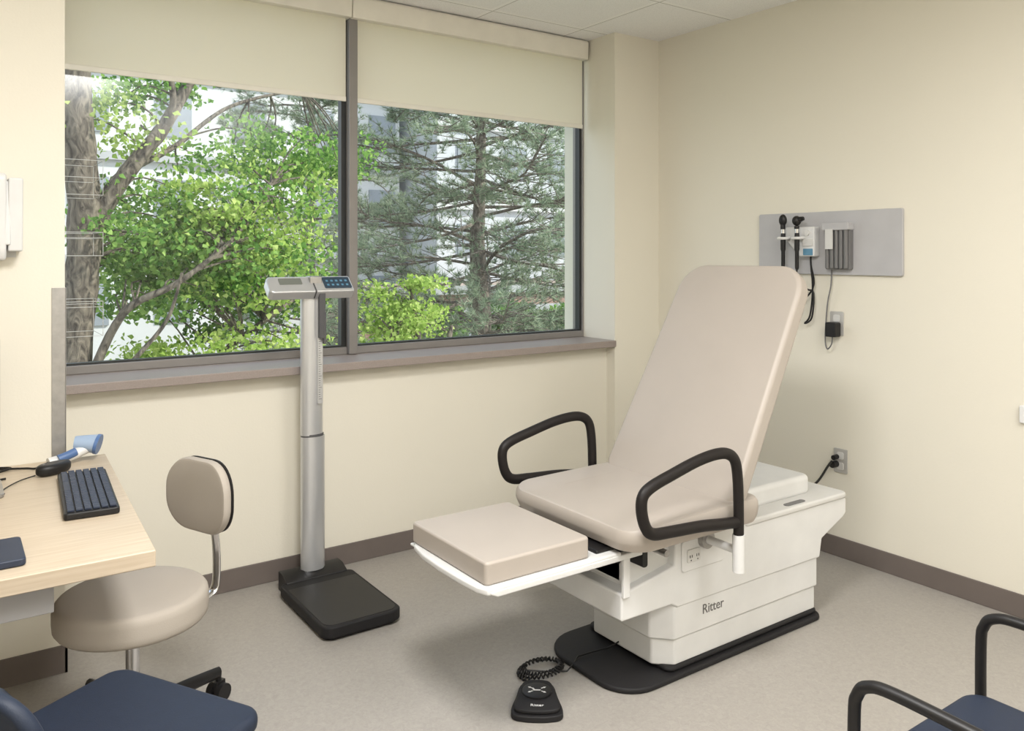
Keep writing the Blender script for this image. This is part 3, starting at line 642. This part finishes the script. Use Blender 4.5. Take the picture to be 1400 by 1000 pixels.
def pine(x0,y0,ztop,label,seed,nb,lmax,nn=16):
    r=np.random.default_rng(seed)
    t=thing('pine_tree',label,'tree',(x0,y0,-4))
    G=[gtube([(x0,y0,-4),(x0+.05,y0,0),(x0-.04,y0,1.6),(x0+.03,y0,3),(x0+.1,y0,ztop)],[.22,.05],n=12,jit=.06)]
    tuft=[];td=[]
    for i in range(nb):
        z=-1.6+(ztop+1.2)*(i+r.uniform(0,1))/nb
        a=i*2.4+r.uniform(-.5,.5); Lb=min(lmax,.7+(ztop-z)*.5)*r.uniform(.55,1.1)
        dv=Vector((math.cos(a),math.sin(a),0)); sd_=dv.cross(Vector((0,0,1)))
        el=r.uniform(-.30,.45); bend=r.uniform(-.25,.35); sw=r.uniform(-.25,.25)
        o0=Vector((x0,y0,z))
        P=[o0,o0+dv*Lb*.35+Vector((0,0,el*Lb*.35)),o0+dv*Lb*.7+sd_*sw*Lb*.4+Vector((0,0,el*Lb*.55)),o0+dv*Lb+sd_*sw*Lb*.8+Vector((0,0,(el*.6+bend)*Lb))]
        G.append(gtube([tuple(p) for p in P],[.032,.008],n=5,k=3))
        C=catmull(P,8)
        for k in range(6,len(C)):
            fr=k/len(C)
            for s in (-1,1):
                ln=(1.25-fr)*Lb*.42*r.uniform(.4,1.15)
                q=C[k]+sd_*s*ln*r.uniform(.6,1)+dv*ln*r.uniform(.3,.8)+Vector((0,0,r.uniform(-.18,.35)*ln*1.6))
                if r.random()<.7: G.append(gtube([tuple(C[k]),tuple(q)],[.008,.004],n=4))
                for u in (.4,.6,.8,1.0):
                    if r.random()<.72:
                        tuft.append(tuple(C[k].lerp(q,u)+Vector(r.uniform(-.04,.04,3)))); td.append(tuple(((q-C[k]).normalized()*.9+Vector((0,0,.5)))))
        tuft.append(tuple(C[-1])); td.append(tuple(dv+Vector((0,0,.5))))
    obj('trunk',G,m_pbark,t,smooth=True)
    T=np.array(tuft); D=np.array(td)
    C=np.repeat(T,nn,axis=0); D=np.repeat(D,nn,axis=0); N=len(C)
    d=r.normal(size=(N,3))*.75+D; d/=np.linalg.norm(d,axis=1)[:,None]
    b=np.cross(d,r.normal(size=(N,3))); b/=np.linalg.norm(b,axis=1)[:,None]
    ln=r.uniform(.08,.17,N)[:,None]
    V=np.stack([C-b*.006,C+b*.006,C+d*ln],axis=1).reshape(-1,3)
    me=bpy.data.meshes.new('needles'); me.from_pydata(V.tolist(),[],np.arange(N*3).reshape(-1,3).tolist()); me.materials.append(m_need)
    o=bpy.data.objects.new('needles',me); COL.objects.link(o); setpar(o,t,True); o['kind']='stuff'
    return t
pine(7.7,12,7.8,'tall pine tree with spreading needled branches outside',3,128,3.3,17)
pine(7.1,18.5,8.5,'grey-green pine tree growing further behind the maple',5,80,2.3,16)

# ---------------------------------------------------------------- light
w=bpy.data.worlds.new('World'); scene.world=w; w.use_nodes=True; nt=w.node_tree
bg=nt.nodes['Background']
tcw=nt.nodes.new('ShaderNodeTexCoord'); sp=nt.nodes.new('ShaderNodeSeparateXYZ'); rp=nt.nodes.new('ShaderNodeValToRGB')
nt.links.new(tcw.outputs['Generated'],sp.inputs[0]); nt.links.new(sp.outputs['Z'],rp.inputs['Fac'])
rp.color_ramp.elements[0].color=(.92,.95,1,1); rp.color_ramp.elements[1].color=(.60,.74,.98,1); rp.color_ramp.elements[1].position=.8
nt.links.new(rp.outputs['Color'],bg.inputs['Color']); bg.inputs['Strength'].default_value=1.75
def sun(d,e,c):
    l=bpy.data.lights.new('sun','SUN'); l.energy=e; l.angle=math.radians(1.5); l.color=c
    o=bpy.data.objects.new('sun',l); COL.objects.link(o); o.rotation_euler=Vector(d).to_track_quat('-Z','Y').to_euler(); o.location=(0,0,12)
sun((-.62,.42,-.60),5.6,(1,.96,.88))
def area(name,loc,sx_,sy_,e,c=(1,.985,.965)):
    l=bpy.data.lights.new(name,'AREA'); l.shape='RECTANGLE'; l.size=sx_; l.size_y=sy_; l.energy=e; l.color=c
    o=bpy.data.objects.new(name,l); COL.objects.link(o); o.location=loc
area('ceiling_light_lamp',(.70,1.20,2.70),.6,.6,72)
area('ceiling_light_lamp',(2.0,-.3,2.70),1.2,1.2,58)
area('ceiling_light_lamp',(.0,-.9,2.70),1.2,1.2,36)

cam=bpy.data.cameras.new('camera'); co=bpy.data.objects.new('camera',cam); COL.objects.link(co)
co.location=(0,0,1.45); co.rotation_euler=(math.radians(90),0,math.radians(-35))
cam.sensor_fit='HORIZONTAL'; cam.sensor_width=36; cam.lens=1110/1400*36; cam.shift_y=-152/1400; cam.clip_start=.05; cam.clip_end=300
scene.camera=co
